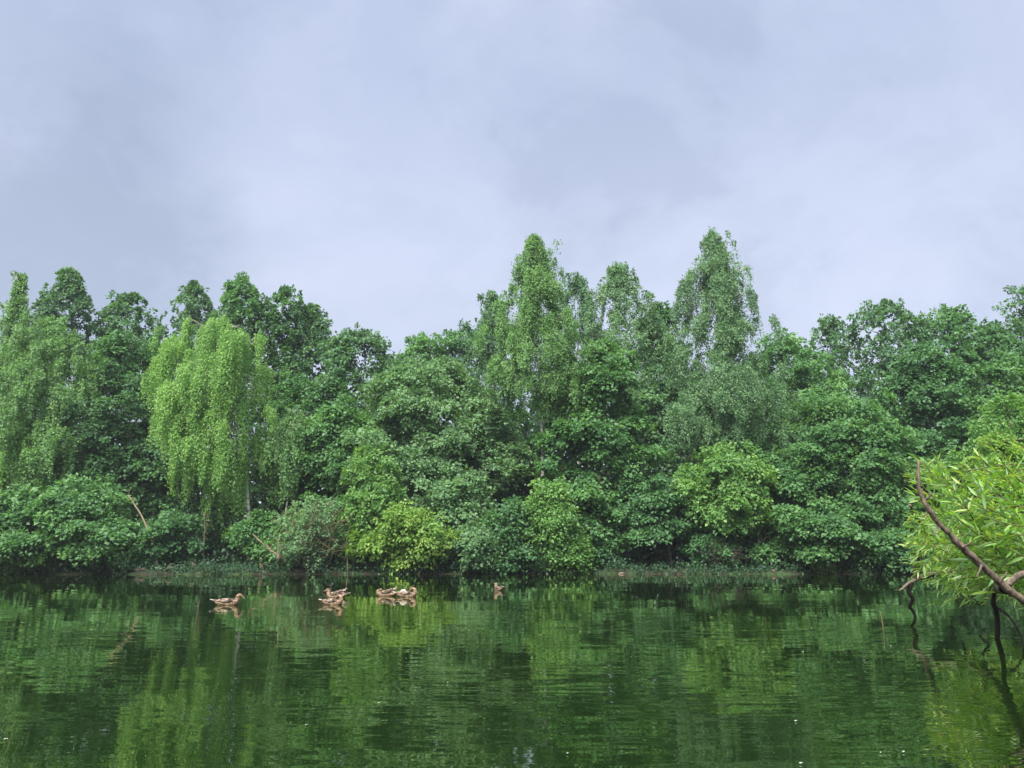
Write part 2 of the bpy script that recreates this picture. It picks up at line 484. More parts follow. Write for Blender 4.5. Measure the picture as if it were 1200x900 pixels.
def crown_strands(rng, C, size, out, n_leaf, lf, slen, sway=0.12, zmin=0.3, spread=0.75):
    """Weeping crown: strands of small leaves hanging from the boughs."""
    per = np.maximum((slen * 17), 6)
    ns_tot = max(int(n_leaf / per), 10)
    dens = size / size.sum()
    ns = np.maximum((dens * ns_tot).astype(int), 2)
    b = np.repeat(np.arange(len(C)), ns); m = len(b)
    d = unit(rng.standard_normal((m, 3)) + out[b] * 0.5 + np.array([0, -0.2, 0.2]))
    S0 = C[b] + d * (size[b] * spread * (0.3 + 0.7 * rng.random(m)))[:, None] * np.array([1, 1, 0.75])
    bl = 0.55 + 0.9 * rng.random(len(C))
    L = slen * (0.35 + 0.8 * rng.random(m)) * bl[b]
    L = np.minimum(L, np.maximum(S0[:, 2] - zmin, 0.2))
    dr = unit(out[b] + d * 0.7 + rng.standard_normal((m, 3)) * 0.3) * np.array([1, 1, 0])
    cnt = np.maximum((L * 20).astype(int), 4)
    q = np.repeat(np.arange(m), cnt); n = len(q)
    first = np.repeat(np.cumsum(cnt) - cnt, cnt)
    u = (np.arange(n) - first + rng.random(n)) / cnt[q]
    ph = rng.random(m)[q] * 6
    off = (1 - np.exp(-3 * u)) * sway * 3.2
    P = S0[q] + dr[q] * off[:, None] * (0.5 + 0.5 * rng.random(m))[q][:, None]
    P[:, 2] -= u * L[q] * (0.75 + 0.25 * u) - 0.35 * sway * np.sin(np.minimum(u * 5, math.pi))
    P[:, 0] += 0.05 * np.sin(u * 5 + ph); P += rng.standard_normal((n, 3)) * (0.05 + 0.07 * rng.random(m))[q][:, None]
    A = unit(rng.standard_normal((n, 3)) * 0.55 + np.array([0, -0.05, -0.9]))
    Nl = unit(rng.standard_normal((n, 3)) * 0.55 + out[b[q]] * 0.5 + np.array([0, -0.55, 0.55]))
    Ln = lf * (0.7 + 0.6 * rng.random(n))
    st = rng.standard_normal(m) * 0.15; bt = rng.standard_normal(len(C)) * 0.10
    tint = 0.5 + st[q] + bt[b[q]] + rng.standard_normal(n) * 0.13
    return leaf_tris(P, A, Nl, Ln, Ln * 0.74), tint

def limbs(rng, base, top, C, size, tr, lean_pts=None, frac=0.9, nlimb=18, zfork=0.25):
    T = Tubes()
    base = np.array(base); top = np.array(top)
    k = 9
    s = np.linspace(0, 1, k)
    pts = base[None] + (top - base)[None] * s[:, None] * frac
    wob = rng.standard_normal((k, 3)) * np.array([1, 1, 0]) * 0.14; wob[0] = 0
    pts = pts + wob
    if lean_pts is not None: pts = spline(lean_pts, k)
    rad = tr * (1 - s * 0.86); rad[0] *= 1.35
    T.add(pts, rad, 9)
    H = top[2] - base[2]
    idx = rng.permutation(len(C))[:nlimb]
    for j in idx:
        c = C[j]
        zt = max(c[2] - (0.8 + 0.25 * np.linalg.norm((c - base)[:2])) , base[2] + H * zfork * 0.5)
        zt = min(zt, pts[-1][2] - 0.2)
        a = np.array([np.interp(zt, pts[:, 2], pts[:, i]) for i in range(3)])
        r0 = float(np.interp(zt, pts[:, 2], rad)) * 0.5
        mid = (a + c) / 2 + np.array([0, 0, 0.25]) + rng.standard_normal(3) * 0.15
        P = spline([a, mid, c], 6)
        T.add(P, np.linspace(max(r0, 0.03), 0.018, 6), 5)
        for _ in range(3):
            e = c + rng.standard_normal(3) * size[j] * 0.6
            T.add(spline([P[3], (P[3] + e) / 2 + rng.standard_normal(3) * 0.1, e], 4), np.linspace(0.022, 0.008, 4), 3)
    return T

SEED = [11]
def tree(name, px, top_py, wpx, bot_py, D, style, mat, label, cat='tree', group=None, prof='dome', n=16000, lf=0.22,
         base_px=None, bark=None, tr=0.17, rb=None, nb=None, gap=0.0, slen=1.6, flat=0.78, depth=0.8, spray=0.42, nlimb=16, up=1.0, lean=None,
         front=0.84, zfork=0.25, parts=None):
    SEED[0] += 1
    rng = np.random.default_rng(SEED[0] * 7 + 3)
    if group == 'bushes and low trees along the waterline' and bot_py >= 660:
        D = float(far_shore((px - 600) / 900 * 48)) + 0.28 * wpx * 48 / FPX * 0.8
    top = np.array(at(px, top_py, D)); zb = at(px, bot_py, D)[2]
    if bot_py >= 660: zb = 0.0
    zb = max(zb, 0.05)
    bx = at(base_px if base_px is not None else px, 600, D)[0]
    bz = float(ground_z(bx, D)) - 0.15
    base = np.array([bx, D, max(bz, -0.6)])
    root = empty(name, base)
    tag(root, label, cat, group)
    R = wpx * D / FPX / 2
    H = top[2] - zb
    if rb is None: rb = float(np.clip(min(R * 0.55, H * 0.3), 0.35, {'airy': 0.68, 'birch': 0.9}.get(style, 1.4)))
    if style == 'birch': R *= 1.12
    if style == 'airy': R *= 1.12
    if style in ('birch', 'weeping'): n = int(n * 1.75); lf *= 0.92
    if nb is None: nb = int(np.clip(3.4 * R * H / rb ** 2, 12, 170))
    o3 = base.copy()
    B = np.zeros(3); Tp = top - o3
    C, size, out, t = boughs(rng, B, Tp, zb - o3[2], R, prof, nb, rb, depth=depth, front=front, core=0.5 if prof in ('spire', 'flame') else 0.3)
    parts_l = []
    if style == 'layered':
        parts_l.append(crown_layered(rng, C, size, out, n, lf, flat, spray, up, gap))
    elif style == 'airy':
        # small upright boughs and ragged tips
        parts_l.append(crown_layered(rng, C, size * np.array(0.92), out, n, lf, 1.55, spray * 0.66, 0.35, gap))
    elif style == 'weeping':
        parts_l.append(crown_strands(rng, C, size, out, n, lf, slen, zmin=0.25 - o3[2]))
    elif style == 'birch':
        parts_l.append(crown_strands(rng, C, size * 0.9, out, int(n * 0.72), lf, slen, sway=0.10, zmin=0.3))
        parts_l.append(crown_layered(rng, C, size * 0.8, out, int(n * 0.28), lf * 1.05, 1.0, spray * 0.6, 0.4, gap, True))
    elif style == 'willow':
        parts_l.append(crown_layered(rng, C, size, out, n, lf, 0.85, spray * 0.8, 0.7, gap))
    T = limbs(rng, B, Tp, C, size, tr, nlimb=nlimb, zfork=zfork,
              lean_pts=None if lean is None else [np.array(at(a, b2, c)) - o3 for a, b2, c in lean])
    T.build('trunk', bark or BARK, root)
    build_leaves('crown', root, LEAF[mat], parts_l, 3 if style in ('birch', 'weeping') else 4)
    return root

# ------------------------------------------------------------------ the wood on the far bank (positions are photograph pixels turned into metres)
BACK = 'tall trees standing at the back of the wood'
MID = 'broadleaf trees in the middle of the wood'
FRONT = 'bushes and low trees along the waterline'
# --- back row
B_ = dict(group=BACK, tr=0.16)
tree('aspen_tree', 84, 316, 62, 470, 62, 'airy', 'blue', 'dark blue-green tree with blunt round top, second treetop from the left edge', prof='flame', n=13000, lf=0.24, **B_)
tree('aspen_tree', 152, 345, 76, 480, 64, 'airy', 'blue', 'dark tree whose flat twin top shows between the left birches and the pale weeping birch', prof='flame', n=13000, lf=0.24, **B_)
tree('aspen_tree', 228, 328, 66, 470, 66, 'airy', 'blue', 'thin-topped dark tree rising just above the pale weeping birch, sky showing through its twigs', prof='spire', n=10000, lf=0.24, gap=0.15, **B_)
tree('aspen_tree', 284, 324, 72, 500, 62, 'airy', 'maple', 'pointed mid-green tree directly behind the right shoulder of the pale weeping birch', prof='flame', n=17000, lf=0.24, **B_)
tree('aspen_tree', 336, 336, 66, 520, 63, 'airy', 'dark', 'upright dark tree, taller of the two just right of the pale weeping birch', prof='flame', n=16000, lf=0.24, **B_)
tree('aspen_tree', 366, 358, 62, 520, 64, 'airy', 'blue', 'dark tree with ragged right flank bordering the dip in the skyline', prof='flame', n=14000, lf=0.24, **B_)
tree('linden_tree', 428, 384, 96, 540, 61, 'layered', 'blue', 'dark round-topped tree alone between two dips in the skyline', prof='round', n=20000, lf=0.26, gap=0.1, **B_)
tree('willow_tree', 500, 392, 78, 500, 66, 'willow', 'maple', 'soft light-green rounded treetop behind the big grey-green linden', prof='round', n=13000, lf=0.24, **B_)
tree('willow_tree', 546, 378, 70, 500, 67, 'willow', 'dark', 'rounded green treetop tucked left of the tallest left-hand birch', prof='round', n=11000, lf=0.24, **B_)
tree('birch_tree', 577, 338, 52, 470, 62, 'birch', 'blue', 'small dark airy birch top leaning against the left side of the tall pale birch', prof='spire', n=9000, lf=0.19, bark=BIRCH, slen=1.0, **B_)
tree('birch_tree', 676, 320, 56, 500, 62, 'birch', 'blue', 'thin dark birch filling the gap between the tall pale birch and the blunt birch', prof='flame', n=11000, lf=0.19, bark=BIRCH, slen=1.0, **B_)
tree('birch_tree', 724, 310, 84, 520, 60, 'birch', 'grey', 'blunt round-topped grey-green birch midway between the two tallest birches', prof='flame', n=22000, lf=0.19, bark=BIRCH, slen=1.3, **B_)
tree('aspen_tree', 771, 357, 56, 520, 62, 'airy', 'dark', 'short dark treetop close against the left side of the tallest birch', prof='flame', n=12000, lf=0.24, **B_)
tree('willow_tree', 922, 392, 104, 520, 61, 'willow', 'maple', 'rounded green willow top just right of the tallest birch', prof='round', n=19000, lf=0.24, gap=0.1, **B_)
tree('aspen_tree', 968, 372, 44, 470, 66, 'airy', 'blue', 'sparse crooked treetop bent to the right against the sky', prof='flame', n=3800, lf=0.24, gap=0.2, **B_)
tree('aspen_tree', 1034, 353, 104, 520, 62, 'airy', 'blue', 'wide open-crowned dark tree with several thin tips, right of the crooked one', prof='flame', n=15000, lf=0.25, gap=0.15, **B_)
tree('willow_tree', 1108, 362, 96, 520, 62, 'willow', 'maple', 'domed soft green treetop between the open dark tree and the treetop at the right edge', prof='round', n=18000, lf=0.25, **B_)
tree('willow_tree', 1158, 378, 96, 540, 60, 'willow', 'dark', 'lower domed green tree below and left of the dark treetop at the right edge', prof='dome', n=18000, lf=0.25, **B_)
tree('linden_tree', 1194, 333, 66, 520, 66, 'layered', 'blue', 'dark clumped treetop touching the right edge above its neighbours', prof='round', n=13000, lf=0.26, **B_)
# --- middle row
M_ = dict(group=MID)
tree('weeping_birch', 26, 317, 58, 590, 57, 'birch', 'birch', 'drooping grey-green birch with two pale stems, tallest at the far left', prof='spire', n=24000, lf=0.18, bark=BIRCH, slen=1.8, **M_)
tree('weeping_birch', 64, 372, 116, 590, 54, 'birch', 'birch', 'broad pendulous birch in front of the tallest left birch, pale strands low down', prof='dome', n=36000, lf=0.18, bark=BIRCH, slen=2.0, gap=0, **M_)
tree('weeping_birch', 20, 470, 100, 640, 52.5, 'weeping', 'bright', 'yellow-green hanging birch curtain at the left edge above the maple bushes', prof='dome', n=9000, lf=0.17, bark=BIRCH, slen=2.6, tr=.1, **M_)
tree('linden_tree', 148, 385, 128, 650, 57, 'layered', 'dark', 'massive dark green tree between the left birches and the pale weeping birch', prof='dome', n=48000, lf=0.23, **M_)
tree('linden_tree', 215, 470, 110, 655, 59, 'layered', 'dark', 'shadowy dark tree directly behind the trunk of the pale weeping birch', prof='dome', n=20000, lf=0.27, **M_)
tree('linden_tree', 385, 440, 120, 650, 58, 'layered', 'dark', 'dark broad tree standing low right of the pale weeping birch', prof='dome', n=30000, lf=0.26, **M_)
tree('linden_tree', 398, 470, 84, 600, 54, 'layered', 'maple', 'mid-green rounded tree below the dip in the skyline', prof='dome', n=17000, lf=0.24, **M_)
tree('linden_tree', 512, 418, 170, 640, 55.5, 'layered', 'grey', 'huge grey-green linden, widest crown left of the picture centre', prof='dome', n=72000, lf=0.225, tr=0.24, **M_)
tree('linden_tree', 588, 470, 100, 650, 58, 'layered', 'dark', 'dark tree filling the gap between the huge linden and the tall pale birch trunk', prof='dome', n=24000, lf=0.26, **M_)
tree('linden_tree', 775, 440, 120, 620, 58, 'layered', 'blue', 'dusky blue-green tree in the gap left of the tallest birch', prof='dome', n=30000, lf=0.26, gap=.1, **M_)
tree('silver_birch', 626, 270, 92, 480, 52.2, 'birch', 'birch', 'tall slender pale birch with white trunk, peak left of the picture centre line of peaks', prof='spire', n=58000, lf=0.145, bark=BIRCH, slen=1.2, base_px=640, tr=0.16, rb=0.95, nlimb=26, **M_)
tree('maple_tree', 706, 396, 118, 640, 53, 'layered', 'maple', 'vivid green maple in tiers of flat boughs, right of the slender white-trunked birch', prof='flame', n=46000, lf=0.26, flat=0.5, base_px=703, **M_)
tree('silver_birch', 834, 264, 116, 545, 52.6, 'birch', 'grey', 'tallest birch with ragged narrow top, right of the picture centre', prof='spire', n=72000, lf=0.145, bark=BIRCH, slen=1.3, base_px=850, tr=0.18, rb=1.05, nlimb=26, **M_)
tree('linden_tree', 900, 440, 90, 640, 58, 'layered', 'blue', 'dark grey-green tree behind the right flank of the tallest birch', prof='dome', n=22000, lf=0.25, gap=.1, **M_)
tree('maple_tree', 972, 462, 190, 660, 52.5, 'layered', 'maple', 'great rounded maple with dense leafy tiers reaching down near the water', prof='dome', n=76000, lf=0.22, flat=0.6, tr=0.22, **M_)
tree('linden_tree', 1082, 400, 130, 640, 57, 'layered', 'dark', 'dark green tree right of the great rounded maple, above the near willow branches', prof='dome', n=40000, lf=0.26, **M_)
tree('linden_tree', 1172, 412, 120, 640, 55, 'layered', 'maple', 'green crown behind the round willow bushes near the right edge', prof='dome', n=30000, lf=0.26, **M_)
# --- hero birch
tree('weeping_birch', 250, 374, 122, 575, 51.2, 'weeping', 'bright', 'pale yellow-green weeping birch with long hanging curtains of leaves', group=MID, prof='teardrop', n=68000, lf=0.135, bark=BIRCH,
     slen=2.5, base_px=292, tr=0.17, rb=0.85, nb=96, nlimb=44, lean=[(293, 662, 51.2), (291, 600, 51.2), (285, 530, 51.2), (270, 460, 51.2), (255, 395, 51.2)])
tree('weeping_birch', 340, 478, 58, 570, 52.5, 'weeping', 'birch', 'small fresh green hanging crown at the right hip of the pale weeping birch', group=MID, prof='round', n=9000, lf=0.18, bark=BIRCH, slen=1.6, tr=0.09)
# --- front row
F_ = dict(group=FRONT, cat='bush', tr=0.07, nlimb=10)
tree('maple_bush', 100, 556, 150, 672, 49.6, 'layered', 'maple', 'wide maple bush spreading down to the water at the left', prof='skirt', n=34000, lf=0.23, flat=0.35, **F_)
tree('maple_bush', 20, 566, 90, 672, 50.2, 'layered', 'maple', 'maple bush at the left edge under the hanging birch curtain', prof='skirt', n=16000, lf=0.23, flat=0.35, **F_)
tree('maple_bush', 60, 618, 74, 674, 48.6, 'layered', 'fresh', 'low light-green bush trailing into the water, second from the left edge', prof='skirt', n=9000, lf=0.2, flat=0.4, **F_)
tree('hazel_bush', 210, 600, 100, 659.5, 50.6, 'layered', 'dark', 'dark bush in the shade left of the pale weeping birch trunk', prof='skirt', n=15000, lf=0.22, **F_)
tree('hazel_bush', 322, 600, 70, 659.5, 50.5, 'layered', 'maple', 'green bush just right of the pale weeping birch trunk', prof='skirt', n=11000, lf=0.2, **F_)
tree('hazel_bush', 382, 580, 76, 659.5, 50.800000000000004, 'layered', 'maple', 'green bush standing behind the bare tan thorny twigs', prof='skirt', n=14000, lf=0.2, **F_)
tree('alder_bush', 438, 524, 66, 650, 49.9, 'airy', 'fresh', 'upright feathery light-green bush behind the lime-yellow bush', prof='flame', n=15000, lf=0.19, **F_)
tree('alder_bush', 462, 572, 60, 640, 50.0, 'willow', 'fresh', 'soft light-green bush filling behind the left shoulder of the lime-yellow bush', prof='round', n=9000, lf=0.19, **F_)
tree('dogwood_bush', 482, 594, 84, 668, 49.2, 'layered', 'lime', 'bright lime-yellow rounded bush with bare twigs at its foot', prof='round', n=15000, lf=0.19, up=0.7, **F_)
tree('linden_bush', 538, 552, 84, 650, 51, 'layered', 'grey', 'grey-green hanging boughs right of the lime-yellow bush', prof='dome', n=16000, lf=0.24, **F_)
tree('linden_bush', 556, 612, 58, 674, 48.8, 'layered', 'grey', 'small grey-green bush drooping into the water right of the lime-yellow bush', prof='skirt', n=10000, lf=0.2, **F_)
tree('hazel_bush', 604, 580, 60, 668, 51.5, 'layered', 'dark', 'dark bush in the recess between the two drooping pale bushes', prof='skirt', n=9000, lf=0.22, **F_)
tree('linden_bush', 645, 566, 70, 674, 48.9, 'layered', 'fresh', 'tall light-green bush hanging over the water below the white birch trunk', prof='flame', n=26000, lf=0.18, flat=1.1, **F_)
tree('hazel_bush', 690, 632, 60, 659.5, 51.2, 'layered', 'dark', 'low dark bush left of the brown maple trunk', prof='skirt', n=7000, lf=0.2, **F_)
tree('maple_bush', 765, 560, 90, 640, 51.6, 'layered', 'dark', 'dark layered understorey maple with a thin bare stem', prof='dome', n=14000, lf=0.23, flat=0.3, base_px=782, **F_)
tree('willow_tree', 852, 524, 92, 625, 50.2, 'willow', 'fresh', 'light yellow-green young willow in front of the tallest birch', group=FRONT, prof='dome', n=26000, lf=0.2, tr=0.12, nlimb=14, base_px=850)
tree('willow_tree', 806, 548, 54, 605, 50.4, 'willow', 'fresh', 'outlying light-green bough left of the young willow', group=FRONT, prof='round', n=7000, lf=0.2, tr=0.06, nlimb=6, base_px=846, zfork=0.5)
tree('hazel_bush', 835, 622, 66, 659.5, 50.4, 'willow', 'dark', 'dull green bush at the foot of the young willow', prof='skirt', n=9000, lf=0.19, **F_)
tree('hazel_bush', 912, 625, 80, 658, 51.0, 'layered', 'maple', 'low green bush on the bank right of the young willow', prof='skirt', n=11000, lf=0.2, **F_)
tree('maple_bush', 985, 588, 120, 662, 50.6, 'layered', 'maple', 'low bright tier of maple foliage beneath the great rounded maple', prof='skirt', n=20000, lf=0.23, flat=0.3, **F_)
tree('hazel_bush', 1062, 600, 80, 664, 52.5, 'layered', 'dark', 'very dark bush behind the tip of the near willow branch', prof='skirt', n=12000, lf=0.22, **F_)
tree('lime_plant', 964, 656, 20, 674, 48.7, 'layered', 'lime', 'tiny bright lime plant at the water edge under the great maple', prof='round', n=500, lf=0.14, spray=0.2, group=FRONT, cat='plant', tr=0.02, nlimb=4, rb=0.25)
# --- right bank willows
tree('willow_bush', 1176, 463, 112, 640, 33, 'willow', 'fresh', 'big rounded soft green willow on the right bank, behind and above the near branches', group='round willows on the right bank', prof='round', n=26000, lf=0.13, spray=0.3, tr=0.12, rb=0.8, base_px=1215)
tree('willow_bush', 1160, 505, 66, 640, 29, 'willow', 'lime', 'smaller rounded willow in front of the big round one on the right bank', group='round willows on the right bank', prof='round', n=12000, lf=0.12, spray=0.25, tr=0.1, rb=0.6, base_px=1250)
# --- understorey and far wood, uncountable masses, leaves coloured dark for shade
rng = np.random.default_rng(5)
def mass(name, x0, x1, y0, y1, z1f, n, lf, mat, label=None):
    m = n // 24
    cx = rng.uniform(x0, x1, m); cy = rng.uniform(y0, y1, m) if y0 > 5 else far_shore(cx) + y0 + (y1 - y0) * rng.random(m) ** 1.3
    zz = rng.random(m) ** 1.1 * z1f(cx)
    C = np.stack([cx, cy, ground_z(cx, cy) + zz + 0.15], -1)
    q = np.repeat(np.arange(m), 24); k = len(q)
    s = lf * (3.2 if name == 'far_wood' else 2.0)
    P = C[q] + rng.standard_normal((k, 3)) * np.array([s, s, s * 0.5])
    P[:, 2] = np.maximum(P[:, 2], ground_z(P[:, 0], P[:, 1]) + 0.03)
    A = unit(rng.standard_normal((k, 3)) + np.array([0, -.3, -0.2])); Nl = unit(rng.standard_normal((k, 3)) * 0.6 + np.array([0, -0.4, 0.9]))
    Ln = lf * (0.6 + 0.8 * rng.random(k))
    t = 0.45 + (rng.standard_normal(m) * 0.15)[q] + rng.standard_normal(k) * 0.14
    o = build_leaves(name, None, LEAF[mat], [(leaf_quads(P, A, Nl, Ln, Ln * 0.7), t)])
    tag(o, label, kind='stuff'); return o
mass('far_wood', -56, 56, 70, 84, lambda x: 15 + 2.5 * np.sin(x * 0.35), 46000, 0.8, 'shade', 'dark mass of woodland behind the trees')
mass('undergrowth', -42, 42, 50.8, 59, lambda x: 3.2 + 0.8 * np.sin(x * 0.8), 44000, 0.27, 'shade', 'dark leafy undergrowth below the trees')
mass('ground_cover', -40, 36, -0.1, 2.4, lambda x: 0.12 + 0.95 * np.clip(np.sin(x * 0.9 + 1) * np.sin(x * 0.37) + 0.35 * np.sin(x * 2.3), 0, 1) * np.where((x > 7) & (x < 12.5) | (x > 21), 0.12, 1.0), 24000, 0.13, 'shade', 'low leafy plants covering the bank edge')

# ------------------------------------------------------------------ dead wood, snags and stones on the far bank
def ground_pt(px, D, dz=0.0):
    x = at(px, 660, D)[0]
    return np.array([x, D, float(ground_z(x, D)) + dz])
def wood(name, pts, r0, r1, mat, label, cat, twigs=0, seed=1, group=None, twig_len=0.5, sides=7):
    rng = np.random.default_rng(seed)
    P = spline(pts, 14); o = P[0].copy()
    root = empty(name, o); tag(root, label, cat, group)
    P = P - o
    P[1:-1] += rng.standard_normal(P[1:-1].shape) * r0 * 0.35
    T = Tubes(); T.add(P, np.linspace(r0, r1, 14), sides, 0.08, rng)
    T.build('trunk', mat, root)
    if twigs:
        for k in range(twigs):
            i = rng.integers(4, 14); a = P[min(i, 13)]
            d = unit(rng.standard_normal(3) + np.array([0, -0.2, 0.5])) * twig_len * (0.5 + rng.random())
            T2 = Tubes()
            T2.add(spline([a, a + d * 0.5 + rng.standard_normal(3) * 0.1 * twig_len, a + d], 5), np.linspace(min(max(r1 * 0.8, 0.012), r1), min(0.006, r1 * .6), 5), 4)
            T2.build('twig', mat, root)
    return root
wood('leaning_tree', [ground_pt(187, 48.2, -0.1), at(181, 645, 48.2), at(173, 622, 48.3), at(163, 600, 48.6), at(150, 580, 49)], 0.075, 0.04, BARK_PALE,
     'thin bare tan trunk leaning left over the water between the left bushes', 'dead tree', 4, 3)
wood('fallen_log', [at(112, 652, 48.9), at(120, 655, 48.6), at(134, 664, 48.3)], 0.10, 0.08, BARK_PALE, 'short brown log poking out under the wide maple bush', 'log', 0, 4)
wood('dead_snag', [on_water(340, 671), at(330, 658, 48), at(326, 645, 48.1), at(328, 630, 48.3)], 0.14, 0.04, BARK_PALE, 'pale crooked dead trunk curving up from the water below the tan thorny twigs', 'dead tree', 9, 5, twig_len=0.7)
wood('fallen_branch', [at(330, 655, 48.3), at(318, 645, 48.4), at(304, 633, 48.6), at(296, 626, 48.8)], 0.06, 0.03, BARK_PALE, 'straight dead branch slanting up left towards the weeping birch trunk', 'branch', 4, 6, twig_len=0.4)
wood('dead_sapling', [ground_pt(408, 48.3, -0.1), at(407, 650, 48.3), at(406, 635, 48.3), at(411, 612, 48.3)], 0.035, 0.014, BARK_PALE, 'slender bare sapling standing at the water left of the lime-yellow bush', 'dead tree', 9, 7, twig_len=0.6)
for k, (px, D, dx, h, lab) in enumerate([(232, 47.9, -7, 9, 'pair of pale broken sticks on the bank left of the weeping birch trunk'),
        (192, 47.8, 12, 3, 'low pale driftwood lying at the foot of the leaning tan trunk'), (310, 47.9, -6, 7, 'small pale stick at the water right of the weeping birch'),
        (490, 48.0, 16, 8, 'tangled bare branches under the lime-yellow bush'), (575, 48.1, 14, 3, 'thin driftwood stick beside the drooping grey-green bush')]):
    wood('driftwood', [ground_pt(px, D, 0.05), at(px + dx * 0.5, 668 - h * 0.6, D), at(px + dx, 668 - h, D)], 0.045, 0.02, BARK_PALE, lab, 'driftwood', 6, 20 + k, 'driftwood along the far bank', 0.45)
# bare thorny twigs: a dead shrub
def bare_shrub(px, top_py, wpx, D, label, seed, n=130, name='bare_bush', mat=BARK_PALE):
    rng = np.random.default_rng(seed)
    b = ground_pt(px, D, -0.05); root = empty(name, b); tag(root, label, 'dead bush')
    H = at(px, top_py, D)[2] - b[2]; R = wpx * D / FPX / 2
    T = Tubes(); T.add(spline([(0, 0, 0), (0.1, -.1, H * .3), (0, -.1, H * .55)], 7), np.linspace(0.09, 0.05, 7), 7, .06, rng); T.build('trunk', mat, root)
    T = Tubes()
    for k in range(n):
        th = rng.random() * 6.28; z0 = H * (0.04 + 0.45 * rng.random()); e = rng.random() ** .5
        tip = np.array([math.cos(th) * R * e, math.sin(th) * R * e * .7 - 0.3, H * (0.25 + 0.72 * rng.random() * math.sqrt(max(1 - e * e * .7, .05)))])
        a = np.array([rng.standard_normal() * R * .22, -.08, z0]); m = a * .55 + tip * .45 + rng.standard_normal(3) * .22 + np.array([0, 0, .15])
        P = spline([a, m, tip], 7); T.add(P, np.linspace(0.020, 0.007, 7), 3)
        for j in range(3):
            q = P[rng.integers(3, 7)]; T.add([q, q + unit(rng.standard_normal(3) + np.array([0, 0, .3])) * .35], [0.009, 0.005], 3)
    tag(T.build('twigs', mat, root), kind='stuff')
bare_shrub(366, 574, 104, 48.9, 'dry tan leafless thorny bush right of the weeping birch', 31, 125, mat=plain('dry_straw_twigs', (0.30, 0.255, 0.145), 0.9))
tree('thorn_bush', 362, 586, 66, 668, 49.2, 'willow', 'grey', 'thin grey-green leaves growing through the dry tan thorny bush', prof='round', n=3600, lf=0.16, **F_)
bare_shrub(845, 628, 60, 49.0, 'brown leafless twiggy bush at the foot of the young willow', 32, 50, mat=BARK)
bare_shrub(488, 630, 74, 48.6, 'bare spreading stems beneath the lime-yellow bush', 33, 50)
def stone(px, D, r, label, seed):
    rng = np.random.default_rng(seed)
    u = np.linspace(0, 2 * math.pi, 11)[:-1]; V = []
    for i, ph in enumerate(np.linspace(-1.3, 1.5, 6)):
        for a in u:
            k = r * (1 + 0.18 * rng.standard_normal())
            V.append([math.cos(a) * math.cos(ph) * k * 1.5, math.sin(a) * math.cos(ph) * k, math.sin(ph) * k * 0.6])
    Fs = [[i * 10 + j, i * 10 + (j + 1) % 10, (i + 1) * 10 + (j + 1) % 10, (i + 1) * 10 + j] for i in range(5) for j in range(10)]
    Fs.append(list(range(50, 60)))
    o = mesh_obj('stone', V, Fs, STONE); o.location = ground_pt(px, D, r * 0.25)
    tag(o, label, 'stone', 'stones along the far bank')
STONE = plain('pale_stone', (0.30, 0.22, 0.18), 0.9, (0.17, 0.13, 0.10), 5)
for k, (px, D, r, lab) in enumerate([(124, 47.6, .17, 'small pale stone at the water under the wide maple bush'), (163, 47.7, .15, 'pale stone left of the leaning tan trunk'),
      (169, 47.8, .13, 'smaller stone touching the pale one left of the leaning trunk'), (1036, 48.5, .22, 'largest pale stone on the right end of the far bank'),
      (1048, 48.6, .13, 'small stone just right of the largest bank stone'), (660, 48.4, .12, 'small stone on the soil edge right of the drooping light-green bush'),
      (728, 48.6, .14, 'stone on the bare soil edge below the brown maple trunk'), (905, 48.6, .12, 'stone on the soil edge left of the tiny lime plant')]):
    stone(px, D, r, lab, 60 + k)
# extra visible trunks
def bare_trunk(px0, px1, top_py, D, r, label, mat=BARK, seed=1):
    wood('bare_tree', [ground_pt(px0, D, -0.1), at((px0 + px1) / 2 + 1, (668 + top_py) / 2, D), at(px1, top_py, D)], r, r * 0.7, mat, label, 'tree', 5, seed, 'bare trunks in the shade', 0.6)
bare_trunk(703, 702, 560, 51.0, 0.16, 'straight brown trunk under the tiered vivid maple', bark_mat('bark_red_brown', (0.10, 0.06, 0.045), (0.2, 0.13, 0.10)), 41)
bare_trunk(786, 779, 600, 50.9, 0.09, 'slim leaning grey trunk left of the young willow', BARK, 42)
bare_trunk(1070, 1066, 590, 51.5, 0.14, 'dark trunk in the shade right of the great maple', BARK, 43)
bare_trunk(236, 241, 600, 49.8, 0.08, 'thin grey stem left of the weeping birch trunk', BARK, 45)
bare_trunk(882, 893, 600, 49.6, 0.07, 'slim stem leaning right beside the young willow', BARK, 46)
bare_trunk(120, 128, 600, 51.5, 0.13, 'dark trunk in the shade behind the wide maple bush', BARK, 44)

# ------------------------------------------------------------------ the near willow leaning in from the right bank
WD = 6.6
wrng = np.random.default_rng(77)
LEAFY = bark_mat('bark_green_shoot', (0.05, 0.06, 0.02), (0.13, 0.13, 0.05))
wroot = empty('leaning_willow', (7.9, 7.6, 0.1))
tag(wroot, 'near willow leaning in over the water at the right, long bright leaves, bare dead limb', 'tree')
WO = np.array([7.9, 7.6, 0.1])
def W(px, py, D): return np.array(at(px, py, D)) - WO
T = Tubes(); T.add(spline([(0, 0, -0.4), (-.25, -.1, 0.5), (-.9, -.3, 1.1), (-1.6, -.5, 1.5)], 12), np.linspace(.24, .13, 12), 12, .05, wrng)
T.build('trunk', BARK_LIMB, wroot)
def limb(pts, r0, r1, n=26, name='limb', mat=BARK_LIMB, rough=.09):
    T = Tubes(); P = spline(pts, n); P[1:-1] += wrng.standard_normal(P[1:-1].shape) * r0 * .07
    rad = np.linspace(r0, r1, n) * (1 + .06 * wrng.standard_normal(n)); T.add(P, rad, 9, rough, wrng)
    return T.build(name, mat, wroot)
